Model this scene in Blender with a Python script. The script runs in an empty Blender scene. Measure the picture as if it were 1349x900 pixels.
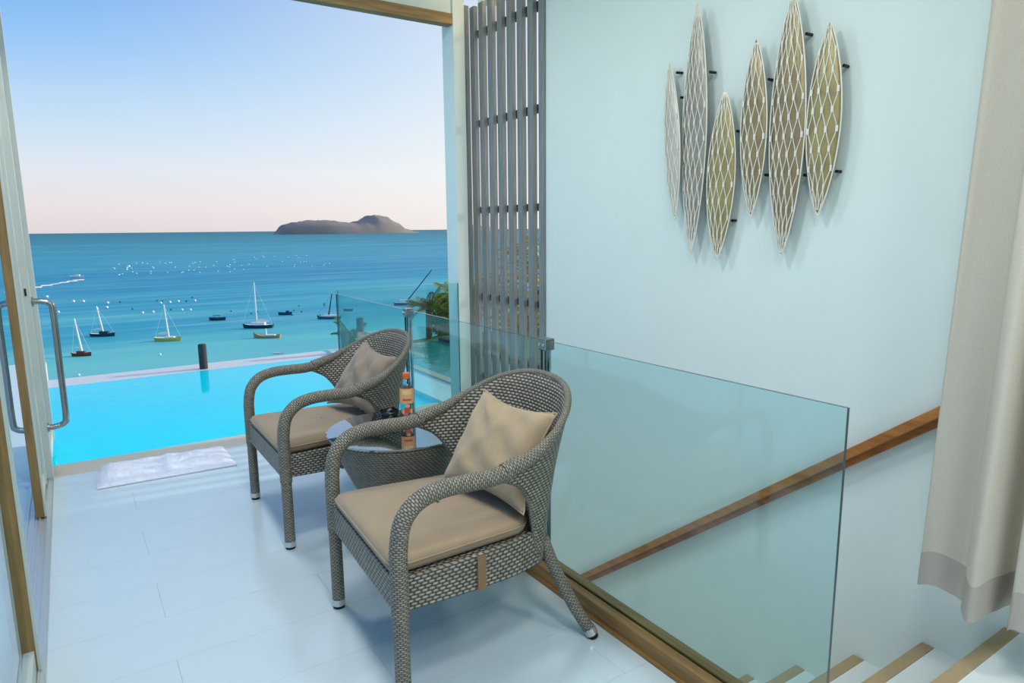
import bpy, bmesh, math, random
from mathutils import Vector, Matrix
random.seed(7)
scene = bpy.context.scene
C = scene.collection
PI = math.pi

# ---------------------------------------------------------------- camera
W_PX, F_PX = 1349.0, 884.365
PITCH, ROLL, YAW = math.radians(9.5394), math.radians(-0.5515), math.radians(33.3395)
Fv = Vector((math.sin(YAW)*math.cos(PITCH), math.cos(YAW)*math.cos(PITCH), -math.sin(PITCH)))
Rv = Vector((math.cos(YAW), -math.sin(YAW), 0)); Uv = Rv.cross(Fv)
R2 = Rv*math.cos(ROLL) + Uv*math.sin(ROLL); U2 = -Rv*math.sin(ROLL) + Uv*math.cos(ROLL)
cd = bpy.data.cameras.new('camera'); cam = bpy.data.objects.new('camera', cd); C.objects.link(cam)
cam.matrix_world = Matrix(((R2.x, U2.x, -Fv.x, 0), (R2.y, U2.y, -Fv.y, 0), (R2.z, U2.z, -Fv.z, 1.4), (0, 0, 0, 1)))
cd.sensor_width = 36; cd.lens = 36*F_PX/W_PX; cd.clip_start = 0.05; cd.clip_end = 120000
scene.camera = cam
scene.view_settings.view_transform = 'Standard'; scene.view_settings.look = 'None'
scene.view_settings.gamma = 1; scene.view_settings.exposure = 0.0
scene.view_settings.use_curve_mapping = False
try:
    scene.cycles.max_bounces = 14; scene.cycles.transparent_max_bounces = 24
    scene.cycles.caustics_reflective = False; scene.cycles.caustics_refractive = False
except Exception: pass

def lin(c):
    def f(v):
        v /= 255.0
        return v/12.92 if v <= 0.04045 else ((v+0.055)/1.055)**2.4
    return (f(c[0]), f(c[1]), f(c[2]), 1.0)

# ---------------------------------------------------------------- sky (a plain gradient by elevation, the same all round)
world = bpy.data.worlds.new('sky'); scene.world = world; world.use_nodes = True
nt = world.node_tree; nt.nodes.clear()
tc = nt.nodes.new('ShaderNodeTexCoord'); sp = nt.nodes.new('ShaderNodeSeparateXYZ'); rp = nt.nodes.new('ShaderNodeValToRGB')
bg = nt.nodes.new('ShaderNodeBackground'); wo = nt.nodes.new('ShaderNodeOutputWorld')
nt.links.new(tc.outputs['Generated'], sp.inputs[0]); nt.links.new(sp.outputs['Z'], rp.inputs[0])
SUN_FROM = Vector((.93, -.10, .30)).normalized()
# the sky pales towards the low sun, which stands off to the right of the view
gd = nt.nodes.new('ShaderNodeVectorMath'); gd.operation = 'DOT_PRODUCT'; gd.inputs[1].default_value = SUN_FROM
g1 = nt.nodes.new('ShaderNodeMapRange'); g1.inputs['From Min'].default_value = -.15; g1.inputs['From Max'].default_value = 1.0; g1.interpolation_type = 'SMOOTHSTEP'
mxw = nt.nodes.new('ShaderNodeMix'); mxw.data_type = 'RGBA'; mxw.inputs[7].default_value = (1.06, 1.03, .95, 1)
nt.links.new(tc.outputs['Generated'], gd.inputs[0]); nt.links.new(gd.outputs['Value'], g1.inputs['Value']); nt.links.new(g1.outputs[0], mxw.inputs[0])
nt.links.new(rp.outputs[0], mxw.inputs[6]); nt.links.new(mxw.outputs[2], bg.inputs[0]); nt.links.new(bg.outputs[0], wo.inputs[0])
stops = [(0.0, (226, 216, 219)), (0.03, (234, 226, 227)), (0.08, (224, 233, 243)), (0.15, (192, 221, 248)), (0.22, (150, 200, 247)), (0.30, (106, 170, 238)), (0.6, (100, 165, 232)), (1.0, (92, 152, 224))]
while len(rp.color_ramp.elements) < len(stops): rp.color_ramp.elements.new(0.5)
for e, (p, c) in zip(rp.color_ramp.elements, stops): e.position = p; e.color = lin(c)
bg.inputs[1].default_value = 1.0
sd = bpy.data.lights.new('sun', 'SUN'); sd.energy = 3.6; sd.color = (1, .88, .70); sd.angle = math.radians(2.0)
sun = bpy.data.objects.new('sun', sd); C.objects.link(sun); sun.rotation_euler = SUN_FROM.to_track_quat('Z', 'Y').to_euler(); sun.location = (30, -3, 12)

# ---------------------------------------------------------------- materials
MATS = {}
class NT:
    def __init__(s, name):
        s.m = bpy.data.materials.new(name); s.m.use_nodes = True; s.t = s.m.node_tree; s.t.nodes.clear(); MATS[name] = s.m
        s.out = s.n('ShaderNodeOutputMaterial')
    def n(s, k, **kw):
        x = s.t.nodes.new(k)
        for a, b in kw.items(): setattr(x, a, b)
        return x
    def l(s, a, b): s.t.links.new(a, b)
    def math(s, op, a, b=None, clamp=False):
        x = s.n('ShaderNodeMath', operation=op, use_clamp=clamp)
        for i, v in enumerate((a, b)):
            if v is None: continue
            if isinstance(v, (int, float)): x.inputs[i].default_value = v
            else: s.l(v, x.inputs[i])
        return x.outputs[0]
    def ramp(s, fac, stops):
        r = s.n('ShaderNodeValToRGB')
        while len(r.color_ramp.elements) < len(stops): r.color_ramp.elements.new(0.5)
        for e, (p, c) in zip(r.color_ramp.elements, stops): e.position = p; e.color = c
        s.l(fac, r.inputs[0]); return r.outputs[0]
    def mix(s, fac, a, b, mode='MIX'):
        x = s.n('ShaderNodeMix', data_type='RGBA', blend_type=mode)
        for i, v in ((0, fac), (6, a), (7, b)):
            if isinstance(v, (int, float, tuple)): x.inputs[i].default_value = v
            else: s.l(v, x.inputs[i])
        return x.outputs[2]
    def noise(s, scale, detail=3, vec=None, rough=.5):
        x = s.n('ShaderNodeTexNoise'); x.inputs['Scale'].default_value = scale; x.inputs['Detail'].default_value = detail; x.inputs['Roughness'].default_value = rough
        if vec is not None: s.l(vec, x.inputs['Vector'])
        return x.outputs['Fac']
    def coord(s, k='Object', scale=None):
        c = s.n('ShaderNodeTexCoord').outputs[k]
        if scale:
            m = s.n('ShaderNodeMapping'); m.inputs['Scale'].default_value = scale; s.l(c, m.inputs[0]); c = m.outputs[0]
        return c
    def bsdf(s, color, rough=.6, metal=0, spec=.5, bump=None, bs=.3, bd=.01, **kw):
        b = s.n('ShaderNodeBsdfPrincipled')
        for k, v in (('Base Color', color), ('Roughness', rough), ('Metallic', metal), ('Specular IOR Level', spec)):
            if isinstance(v, (int, float, tuple)): b.inputs[k].default_value = v
            else: s.l(v, b.inputs[k])
        for k, v in kw.items(): b.inputs[k.replace('_', ' ')].default_value = v
        if bump is not None:
            q = s.n('ShaderNodeBump'); q.inputs['Strength'].default_value = bs; q.inputs['Distance'].default_value = bd
            s.l(bump, q.inputs['Height']); s.l(q.outputs[0], b.inputs['Normal'])
        return b.outputs[0]
    def done(s, sh): s.l(sh, s.out.inputs['Surface']); return s.m

def simple(name, c, rough=.6, metal=0, spec=.5, var=.06, nscale=20, bs=.1, bd=.002, **kw):
    t = NT(name); co = t.coord(); n = t.noise(nscale, 4, co)
    c = lin(c); d = tuple(v*(1-var*2) for v in c[:3])+(1,)
    return t.done(t.bsdf(t.mix(n, d, c), rough, metal, spec, n, bs, bd, **kw))

def wood(name, c1, c2, rough=.45, scale=(40, 3, 40)):
    t = NT(name); co = t.coord('Object', scale); n = t.noise(1.0, 5, co, .6)
    col = t.ramp(n, [(.3, lin(c1)), (.7, lin(c2))])
    return t.done(t.bsdf(col, rough, 0, .4, n, .25, .002))

def weave(name, rw, rh, c_dark, c_mid, c_lite, rough=.45, bd=.004):
    """rattan: strands over and under stakes, laid out in the mesh's own UVs (metres)"""
    t = NT(name); u = t.n('ShaderNodeUVMap'); s = t.n('ShaderNodeSeparateXYZ'); t.l(u.outputs[0], s.inputs[0])
    v = t.math('DIVIDE', s.outputs['Y'], rh); row = t.math('FLOOR', v)
    odd = t.math('MULTIPLY', t.math('MODULO', row, 2.0), .5)
    uu = t.math('ADD', t.math('DIVIDE', s.outputs['X'], rw), odd)
    cell = t.math('FLOOR', uu)
    hu = t.math('POWER', t.math('ABSOLUTE', t.math('SINE', t.math('MULTIPLY', uu, PI))), .6)
    hv = t.math('POWER', t.math('ABSOLUTE', t.math('SINE', t.math('MULTIPLY', v, PI))), .7)
    h = t.math('MULTIPLY', hu, hv)
    cv = t.n('ShaderNodeCombineXYZ'); t.l(row, cv.inputs[0]); t.l(cell, cv.inputs[1])
    wn = t.n('ShaderNodeTexWhiteNoise'); t.l(cv.outputs[0], wn.inputs['Vector'])
    col = t.ramp(h, [(.12, lin(c_dark)), (.5, lin(c_mid)), (.95, lin(c_lite))])  # strand highlights and shade in the gaps painted by weave height
    var = t.math('ADD', t.math('MULTIPLY', wn.outputs['Value'], .35), .8)
    cx = t.n('ShaderNodeCombineXYZ')
    for i in range(3): t.l(var, cx.inputs[i])
    col = t.mix(1.0, col, cx.outputs[0], 'MULTIPLY')
    return t.done(t.bsdf(col, rough, 0, .5, h, 1.0, bd))

def fabric(name, c, c2, rough=.85, wr=9, bs=.25):
    t = NT(name); co = t.coord(); n = t.noise(wr, 3, co); f = t.noise(260, 2, co)
    col = t.mix(t.math('MULTIPLY', n, .8), lin(c2), lin(c))
    hh = t.math('ADD', t.math('MULTIPLY', n, 1.0), t.math('MULTIPLY', f, .06))
    return t.done(t.bsdf(col, rough, 0, .25, hh, bs, .02, Sheen_Weight=.2))

def glass(name, tint, refl=.9, rough=0.0, ior=1.5):
    t = NT(name)
    g = t.n('ShaderNodeNewGeometry'); dp = t.n('ShaderNodeVectorMath', operation='DOT_PRODUCT'); t.l(g.outputs['Incoming'], dp.inputs[0]); t.l(g.outputs['Normal'], dp.inputs[1])
    f0 = ((ior-1)/(ior+1))**2; om = t.math('SUBTRACT', 1.0, t.math('ABSOLUTE', dp.outputs['Value']))
    fac = t.math('ADD', t.math('MULTIPLY', t.math('POWER', om, 5.0), 1-f0), f0)
    tr = t.n('ShaderNodeBsdfTransparent'); tr.inputs[0].default_value = tint
    gl = t.n('ShaderNodeBsdfGlossy'); gl.inputs['Roughness'].default_value = rough; gl.inputs[0].default_value = (refl, refl, refl, 1)
    mx = t.n('ShaderNodeMixShader'); t.l(fac, mx.inputs[0]); t.l(tr.outputs[0], mx.inputs[1]); t.l(gl.outputs[0], mx.inputs[2])
    return t.done(mx.outputs[0])

simple('white_plaster', (222, 234, 229), .75, 0, .3, .02, 6, .04)
simple('white_ceiling', (232, 234, 232), .8, 0, .3, .02, 6, .04)
simple('floor_tile', (197, 208, 212), .16, 0, .8, .03, 5, .02)
simple('grout', (178, 188, 192), .8, 0, .3)
simple('tread_white', (214, 220, 218), .5, 0, .4, .03, 7, .05)
simple('nosing_tan', (168, 146, 112), .6, 0, .3, .06, 60, .2)
simple('coping_stone', (196, 190, 178), .7, 0, .3, .08, 60, .2)
simple('coping_pale', (208, 212, 220), .6, 0, .3, .05, 20, .1)
simple('deck_pale', (205, 222, 228), .6, 0, .3, .05, 8, .05)
simple('alum_white', (182, 189, 182), .4, .0, .5, .02)  # white greyed to carry the shade on faces turned from the light
simple('track_alum', (205, 208, 208), .35, .6, .5, .04)
simple('steel', (150, 156, 158), .22, 1.0, .5, .05)
simple('steel_light', (205, 206, 200), .3, .7, .5, .05)
simple('black_rubber', (22, 22, 24), .6, 0, .3)
simple('black_metal', (20, 20, 22), .5, .0, .4)
simple('curtain_rail_white', (225, 225, 222), .5)
wood('oak_rail', (140, 84, 38), (190, 126, 64), .4, (30, 4, 30))
wood('curb_wood', (112, 80, 40), (158, 122, 72), .4, (40, 3, 40))
wood('door_wood', (108, 82, 42), (148, 118, 70), .5, (40, 40, 3))
wood('beam_wood', (120, 94, 60), (172, 138, 92), .5, (3, 40, 40))
wood('slat_wood', (104, 112, 114), (146, 150, 148), .65, (50, 50, 3))
wood('slat_bar', (34, 40, 46), (52, 58, 64), .6, (50, 3, 50))
wood('bollard_wood', (30, 40, 46), (58, 66, 68), .7, (30, 30, 3))
weave('rattan_wide', .023, .0120, (30, 28, 24), (112, 104, 90), (160, 154, 140))
weave('rattan_tube', .017, .0068, (52, 47, 40), (112, 104, 90), (150, 143, 128), bd=.002)
weave('rattan_table', .018, .0095, (36, 33, 27), (118, 110, 94), (165, 157, 140))
fabric('cushion_tan', (164, 142, 116), (138, 118, 95), wr=7)
fabric('pillow_tan', (176, 154, 124), (152, 131, 104), wr=8, bs=.35)
fabric('pillow_taupe', (150, 134, 118), (126, 112, 99), wr=8, bs=.35)
simple('strap_tan', (132, 104, 76), .85, 0, .2, .05, 90, .2)
fabric('towel_white', (226, 224, 234), (204, 206, 224), wr=16, bs=.9)
glass('rail_glass', (.83, .945, .945, 1))
glass('door_glass', (.86, .95, .96, 1))
glass('table_glass', (.45, .55, .58, 1), 1.0, 0, 5.0)
simple('glass_edge', (8, 46, 54), .2, 0, .6, .02)
t = NT('curtain_fabric'); co = t.coord('Object', (300, 300, 300)); n = t.noise(1, 2, co)
d = t.n('ShaderNodeBsdfDiffuse'); tl = t.n('ShaderNodeBsdfTranslucent'); m = t.n('ShaderNodeMixShader'); m.inputs[0].default_value = .38
col = t.mix(n, lin((206, 197, 182)), lin((232, 223, 208))); t.l(col, d.inputs[0]); t.l(col, tl.inputs[0])
t.l(d.outputs[0], m.inputs[1]); t.l(tl.outputs[0], m.inputs[2]); t.done(m.outputs[0])
t = NT('curtain_hem'); d = t.n('ShaderNodeBsdfDiffuse'); tl = t.n('ShaderNodeBsdfTranslucent'); m = t.n('ShaderNodeMixShader'); m.inputs[0].default_value = .22
d.inputs[0].default_value = lin((186, 178, 166)); tl.inputs[0].default_value = lin((186, 178, 166))
t.l(d.outputs[0], m.inputs[1]); t.l(tl.outputs[0], m.inputs[2]); t.done(m.outputs[0])
# water of the pools and the sea
def water(name, c1, c2, wave, bs, rough=.08, spec=.5, scale=(1, 1, 1), bd=.02):
    t = NT(name); co = t.coord('Object', scale); n = t.noise(wave, 4, co); n2 = t.noise(wave*.25, 3, co)
    return t.done(t.bsdf(t.mix(n2, lin(c1), lin(c2)), rough, 0, spec, n, bs, bd))
water('pool_water', (0, 204, 232), (10, 216, 240), 5.0, .12, .06, .12)
water('plunge_water', (8, 122, 124), (24, 150, 146), 6.0, .2, .08, .35)
t = NT('sea_water'); g = t.n('ShaderNodeNewGeometry'); s = t.n('ShaderNodeSeparateXYZ'); t.l(g.outputs['Position'], s.inputs[0])
dist = t.math('LOGARITHM', t.math('MAXIMUM', s.outputs['Y'], 20.0), 10.0)
band = t.noise(1.0, 5, t.coord('Object', (.0016, .013, 1)), .6); rip = t.noise(1.0, 6, t.coord('Object', (.014, .11, 1)), .65)
x = t.math('ADD', dist, t.math('MULTIPLY', t.math('SUBTRACT', band, .5), 1.5))
x = t.math('DIVIDE', t.math('SUBTRACT', x, 1.9), 2.0)
col = t.ramp(x, [(.0, lin((126, 204, 198))), (.13, lin((98, 192, 196))), (.25, lin((44, 156, 184))), (.40, lin((30, 138, 176))), (.55, lin((44, 152, 176))), (.70, lin((26, 132, 154))), (.95, lin((16, 112, 132)))])
col = t.mix(t.math('MULTIPLY', t.math('SUBTRACT', rip, .46), 1.7, True), col, lin((136, 196, 206)))
t.done(t.bsdf(col, .5, 0, .04, rip, .3, .4))
simple('foam_white', (245, 248, 250), .8)
simple('hazy_island_rock', (152, 144, 142), .95, 0, .1, .12, .006, .2)  # haze of distance mixed into the rock colour
simple('hazy_far_rock', (178, 170, 168), .95, 0, .1, .08, .006, .2)  # distance haze put into the islet's colour as well
simple('leaf_palm', (158, 162, 54), .55, 0, .3, .2, 3, .1)
simple('leaf_palm_dark', (84, 112, 44), .55, 0, .3, .2, 3, .1)
simple('leaf_tree', (170, 160, 52), .6, 0, .3, .25, 2, .1)
simple('bark', (110, 92, 66), .9, 0, .2, .2, 12, .4)
simple('lawn', (120, 150, 92), .9, 0, .2, .25, 6, .4)
for k, c in dict(hull_red=(120, 58, 48), hull_dark=(30, 62, 78), hull_yellow=(206, 190, 92), hull_white=(232, 234, 232), hull_wood=(172, 150, 112), hull_navy=(28, 66, 100), mast_white=(246, 240, 236), mast_dark=(36, 58, 74), deck_white=(238, 238, 234), hull_teal=(40, 108, 124)).items():
    simple(k, c, .5, 0, .4, .04)
simple('buoy_white', (250, 250, 248), .5); simple('buoy_dark', (36, 92, 122), .6)
simple('leaf_bronze', (168, 148, 108), .35, .35, .5, .3, 14, .3)
simple('leaf_silver', (176, 170, 158), .35, .35, .5, .3, 14, .3)
simple('leaf_gold', (184, 168, 112), .35, .35, .5, .3, 14, .3)
simple('leaf_white', (214, 210, 200), .35, .2, .5, .2, 14, .3)
simple('lattice_cream', (232, 228, 214), .4, .1, .5, .05)
simple('ash_black', (14, 13, 16), .25, 0, .5)
glass('bottle_clear', (.66, .76, .78, 1), .9, 0.05, 1.6)
simple('label_peach', (246, 178, 126), .5, 0, .3, .08, 30)
simple('label_cream', (246, 206, 140), .5); simple('label_red', (214, 84, 56), .5); simple('cap_orange', (222, 104, 58), .4)
t = NT('lamp_warm'); e = t.n('ShaderNodeEmission'); e.inputs[0].default_value = (1, .78, .45, 1); e.inputs[1].default_value = 6; t.done(e.outputs[0])
t = NT('fill_lens_white'); e = t.n('ShaderNodeEmission'); e.inputs[0].default_value = (1, .96, .9, 1); e.inputs[1].default_value = 4; t.done(e.outputs[0])  # lens glow of the added ceiling fill lights

# ---------------------------------------------------------------- mesh helpers
class MB:
    """collects quads/tris with UVs in metres; build() links them as ONE mesh object"""
    def __init__(s): s.v = []; s.f = []; s.uv = []; s.mi = []
    def quadgrid(s, P, close_u=False, close_v=False, flip=False, mi=0, uvs=None):
        n, m = len(P), len(P[0]); b = len(s.v)
        for r in P: s.v += [tuple(p) for p in r]
        U = [[0]*(m+1) for _ in range(n+1)]; V = [[0]*(m+1) for _ in range(n+1)]
        for i in range(n+1):
            for j in range(m+1):
                if j: U[i][j] = U[i][j-1] + (Vector(P[i % n][j % m])-Vector(P[i % n][j-1])).length
        mid = m//2
        for j in range(m+1):
            for i in range(1, n+1):
                V[i][j] = V[i-1][j] + (Vector(P[i % n][mid % m])-Vector(P[i-1][mid % m])).length
        if uvs: U, V = uvs
        for i in range(n if close_v else n-1):
            for j in range(m if close_u else m-1):
                a, c_ = i, (i+1) % n; d_, e_ = j, (j+1) % m
                q = [b+a*m+d_, b+a*m+e_, b+c_*m+e_, b+c_*m+d_]; w = [(U[i][j], V[i][j]), (U[i][j+1], V[i][j+1]), (U[i+1][j+1], V[i+1][j+1]), (U[i+1][j], V[i+1][j])]
                if flip: q.reverse(); w.reverse()
                s.f.append(q); s.uv.append(w); s.mi.append(mi)
    def poly(s, pts, mi=0):
        b = len(s.v); s.v += [tuple(p) for p in pts]; s.f.append(list(range(b, b+len(pts)))); s.uv.append([(p[0], p[1]) for p in pts]); s.mi.append(mi)
    def box(s, lo, hi, mi=0, sides=None):
        x0, y0, z0 = lo; x1, y1, z1 = hi; b = len(s.v)
        s.v += [(x0,y0,z0),(x1,y0,z0),(x1,y1,z0),(x0,y1,z0),(x0,y0,z1),(x1,y0,z1),(x1,y1,z1),(x0,y1,z1)]
        for k, q in enumerate(((0,3,2,1),(4,5,6,7),(0,1,5,4),(2,3,7,6),(1,2,6,5),(3,0,4,7))):
            s.f.append([b+i for i in q]); s.uv.append([(s.v[b+i][0]+s.v[b+i][1], s.v[b+i][2]) for i in q]); s.mi.append(mi if sides is None else sides[k])
        return s
    def tube(s, path, rad, n=10, caps=True, mi=0):
        path = [Vector(p) for p in path]; N = len(path)
        rad = [rad]*N if isinstance(rad, (int, float)) else rad
        T = [(path[min(i+1, N-1)]-path[max(i-1, 0)]).normalized() for i in range(N)]
        up = Vector((0, 0, 1)) if abs(T[0].z) < .9 else Vector((1, 0, 0))
        nrm = (up - T[0]*up.dot(T[0])).normalized(); rings = []; L = [0]
        for i in range(N):
            if i:
                nrm = (nrm - T[i]*nrm.dot(T[i])).normalized(); L.append(L[-1]+(path[i]-path[i-1]).length)
            bn = T[i].cross(nrm)
            rings.append([path[i] + (nrm*math.cos(2*PI*k/n) + bn*math.sin(2*PI*k/n))*rad[i] for k in range(n)])
        circ = round(2*PI*max(rad)/.017)*.017
        if circ <= 0: circ = .017
        U = [[circ*j/n for j in range(n+1)] for _ in range(N+1)]; V = [[L[min(i, N-1)]]*(n+1) for i in range(N+1)]
        s.quadgrid(rings, close_u=True, uvs=(U, V), mi=mi)
        if caps: s.poly(list(reversed(rings[0])), mi); s.poly(rings[-1], mi)
        return s
    def lathe(s, prof, n=32, c=(0, 0), mi=0, cap0=True, cap1=True):
        rings = [[(c[0]+r*math.cos(2*PI*k/n), c[1]+r*math.sin(2*PI*k/n), z) for k in range(n)] for r, z in prof]
        s.quadgrid(rings, close_u=True, mi=mi)
        if cap0: s.poly(list(reversed(rings[0])), mi)
        if cap1: s.poly(rings[-1], mi)
        return s
    def build(s, name, mats, parent=None, smooth=False, bevel=0, solid=0, loc=None, rot=None):
        me = bpy.data.meshes.new(name); me.from_pydata(s.v, [], s.f); me.update()
        uv = me.uv_layers.new(name='UVMap')
        for p, w in zip(me.polygons, s.uv):
            for li, q in zip(p.loop_indices, w): uv.data[li].uv = q
        for p, k in zip(me.polygons, s.mi): p.material_index = k; p.use_smooth = smooth
        for mm in (mats if isinstance(mats, (list, tuple)) else [mats]): me.materials.append(MATS[mm])
        o = bpy.data.objects.new(name, me); C.objects.link(o)
        if parent: o.parent = parent
        if loc: o.location = loc
        if rot: o.rotation_euler = rot
        if solid:
            q = o.modifiers.new('thickness', 'SOLIDIFY'); q.thickness = solid; q.offset = 0
        if bevel:
            q = o.modifiers.new('edge', 'BEVEL'); q.width = bevel; q.segments = 2; q.limit_method = 'ANGLE'
        return o

def catmull(P, k=6, closed=False):
    P = [Vector(p) for p in P]; out = []; n = len(P)
    for i in range(n if closed else n-1):
        if closed: a, b, c, d = P[i-1], P[i], P[(i+1) % n], P[(i+2) % n]
        else: a, b, c, d = P[max(i-1, 0)], P[i], P[i+1], P[min(i+2, n-1)]
        for q in range(k):
            t = q/k
            out.append(.5*((2*b)+(c-a)*t+(2*a-5*b+4*c-d)*t*t+(3*b-a-3*c+d)*t**3))
    if not closed: out.append(P[-1])
    return out

def tag(o, label=None, cat=None, group=None, kind=None):
    if label: o['label'] = label
    if cat: o['category'] = cat
    if group: o['group'] = group
    if kind: o['kind'] = kind
    return o
def thing(name, label, cat, loc=(0, 0, 0), rz=0, group=None):
    o = bpy.data.objects.new(name, None); C.objects.link(o); o.location = loc; o.rotation_euler = (0, 0, rz)
    o.empty_display_size = .1
    return tag(o, label, cat, group)
def bx(name, lo, hi, mat, parent=None, bevel=0, **kw):
    return MB().box(lo, hi).build(name, mat, parent, bevel=bevel, **kw)
def struct(o, label=None, cat=None): return tag(o, label, cat, None, 'structure')
def copy_tree(o, parent=None):
    c = o.copy(); C.objects.link(c); c.parent = parent
    for ch in list(o.children): copy_tree(ch, c)
    return c

# ================================================================ THE ROOM
XW, XG, YF = 2.63, 1.51, 4.45         # stair wall, glass balustrade, facade
ZC = 3.2
# floor of staggered tiles
fl = struct(bx('floor', (-.30, -2.5, -.25), (1.50, 4.56, -.004), 'grout'), 'pale polished tile floor of the room', 'floor')
tile_me = {}
ty = 2.603 - .295*17
row = 0
while ty < 4.55:
    y0, y1 = max(ty, -2.5), min(ty+.295, 4.555)
    x = -.185 - (.82 if row % 2 else .26)
    while x < 1.467:
        x0, x1 = max(x, -.185), min(x+1.18, 1.467)
        if x1-x0 > .03:
            key = (round(x1-x0, 3), round(y1-y0, 3))
            if key not in tile_me:
                o = bx('tile', (0, 0, -.02), (key[0]-.0007, key[1]-.0007, 0), 'floor_tile', fl); tile_me[key] = o.data
            else:
                o = bpy.data.objects.new('tile', tile_me[key]); C.objects.link(o); o.parent = fl
            o.location = (x0, y0, 0)
        x += 1.18
    ty += .295; row += 1
landing = struct(bx('floor_landing', (1.50, -2.5, -.25), (XW, .589, 0), 'floor_tile'), 'pale landing at the head of the stairs', 'floor')
struct(bx('wall_right', (XW, -2.5, -3.4), (XW+.16, 3.59, ZC), 'white_plaster'), 'white plaster wall along the stairs', 'wall')
struct(bx('wall_right_lower', (XW, 3.59, -3.4), (XW+.16, 4.45, .02), 'white_plaster'), 'low white wall below the slat screen', 'wall')
struct(bx('wall_right_upper', (XW+.03, 3.59, 3.0), (XW+.16, 4.45, ZC), 'white_plaster'), 'white wall band above the slat screen', 'wall')
struct(bx('wall_back', (-.35, -2.66, -.2), (XW+.16, -2.5, ZC), 'white_plaster'), 'white wall behind the viewer', 'wall')
struct(bx('ceiling', (-.45, -2.66, ZC), (XW+.16, 4.62, ZC+.2), 'white_ceiling'), 'white ceiling of the room', 'ceiling')
struct(bx('wall_front_upper', (-.45, 4.47, 2.905), (2.45, 4.6, ZC), 'white_plaster'), 'white strip of wall above the door beam', 'wall')
struct(bx('wall_front_lower', (1.50, 4.46, -3.4), (XW, 4.60, -.02), 'white_plaster'), 'white wall below the floor at the foot of the stairs', 'wall')
struct(bx('trim_1', (-.45, 4.45, 2.83), (2.452, 4.53, 2.905), 'beam_wood', bevel=.004), 'brown wooden beam over the terrace opening', 'beam')
struct(bx('trim_2', (-.34, -2.5, 2.98), (-.18, 4.45, ZC), 'white_plaster'), 'white header above the sliding glass doors', 'trim')
struct(bx('wall_pillar', (2.452, 4.45, -3.4), (2.545, 4.62, ZC), 'white_plaster', bevel=.004), 'slim white pillar beside the slat screen', 'pillar')

# slatted timber screen in the right wall
sc = thing('slat_screen', 'grey vertical timber slat screen between white pillar and white wall', 'screen', (2.63, 4.0, 0))
inv = (-2.63, -4.0, 0)
bx('frame_post', (2.545-2.63, .462, 0), (2.59-2.63, .50, 2.98), 'slat_wood', sc)
slat0 = None
pitch = .1225
for k in range(8):
    yc = 3.6125 + pitch*k
    w = .032
    if slat0 is None:
        slat0 = MB().box((-.012, -w, .02), (.018, w, 2.98)).build('slat', 'slat_wood', sc); o = slat0
    else:
        o = slat0.copy(); C.objects.link(o); o.parent = sc
    o.location = (0, yc-4.0, 0)
for z in (.26, .89, 1.54, 2.17, 2.795):
    bx('cross_bar', (.019, -.41, z-.024), (.055, .46, z+.024), 'slat_bar', sc)

# staircase: treads with tan nosings going down away from the camera
st = struct(bx('staircase', (XG+.06, .60, -.24), (XW-.001, .859, -.2), 'tread_white'), 'pale staircase going down beside the white wall', 'staircase')
n0 = t0 = None
for k in range(15):
    y1 = .86+.2585*k; z1 = -.2005*k
    if t0 is None:
        t0 = MB().box((XG+.06, -.27, -.2), (XW-.001, -.048, 0)).build('tread', 'tread_white', st)
        n0 = MB().box((XG+.06, -.048, -.2), (XW-.001, 0, .002)).build('nosing', ['nosing_tan'], st, bevel=.004); a, b = t0, n0
    else:
        a = t0.copy(); b = n0.copy(); C.objects.link(a); C.objects.link(b); a.parent = b.parent = st
    a.location = b.location = (0, y1, z1)

# handrail on the stair wall, parallel with the steps
sl = -.2005/.2585
hr = thing('handrail', 'sloping orange-brown wooden handrail fixed to the white stair wall', 'handrail', (2.56, 1.1, .765))
def slope_bar(name, x0, x1, zt, zb, mat, y0=.45, y1=3.5):
    P = lambda y, x, dz: (x-2.56, y-1.1, sl*(y-1.1)+dz)
    m = MB()
    m.quadgrid([[P(y0, x0, zb), P(y0, x1, zb), P(y0, x1, zt), P(y0, x0, zt)], [P(y1, x0, zb), P(y1, x1, zb), P(y1, x1, zt), P(y1, x0, zt)]], close_u=True)
    m.poly([P(y0, x0, zt), P(y0, x1, zt), P(y0, x1, zb), P(y0, x0, zb)]); m.poly([P(y1, x0, zb), P(y1, x1, zb), P(y1, x1, zt), P(y1, x0, zt)])
    return m.build(name, mat, hr, bevel=.004)
slope_bar('rail', 2.55, 2.603, .0, -.046, 'oak_rail')
slope_bar('backing_strip', 2.60, 2.629, -.012, -.078, 'oak_rail')

# timber curb that carries the glass balustrade
cb = thing('wooden_curb', 'low wooden curb along the stair edge holding the glass panes', 'curb', (1.51, 2.6, 0))
bx('curb_body', (1.467-1.51, .80-2.6, 0), (1.5045-1.51, 4.46-2.6, .063), 'curb_wood', cb, bevel=.003)
bx('outer_strip', (1.5155-1.51, .80-2.6, -.2), (1.557-1.51, 4.46-2.6, .063), 'curb_wood', cb, bevel=.003)
bx('base_molding', (1.456-1.51, .80-2.6, 0), (1.467-1.51, 4.46-2.6, .012), 'curb_wood', cb)
bx('groove', (1.5045-1.51, .80-2.6, 0), (1.5155-1.51, 4.46-2.6, .035), 'black_rubber', cb)

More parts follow.
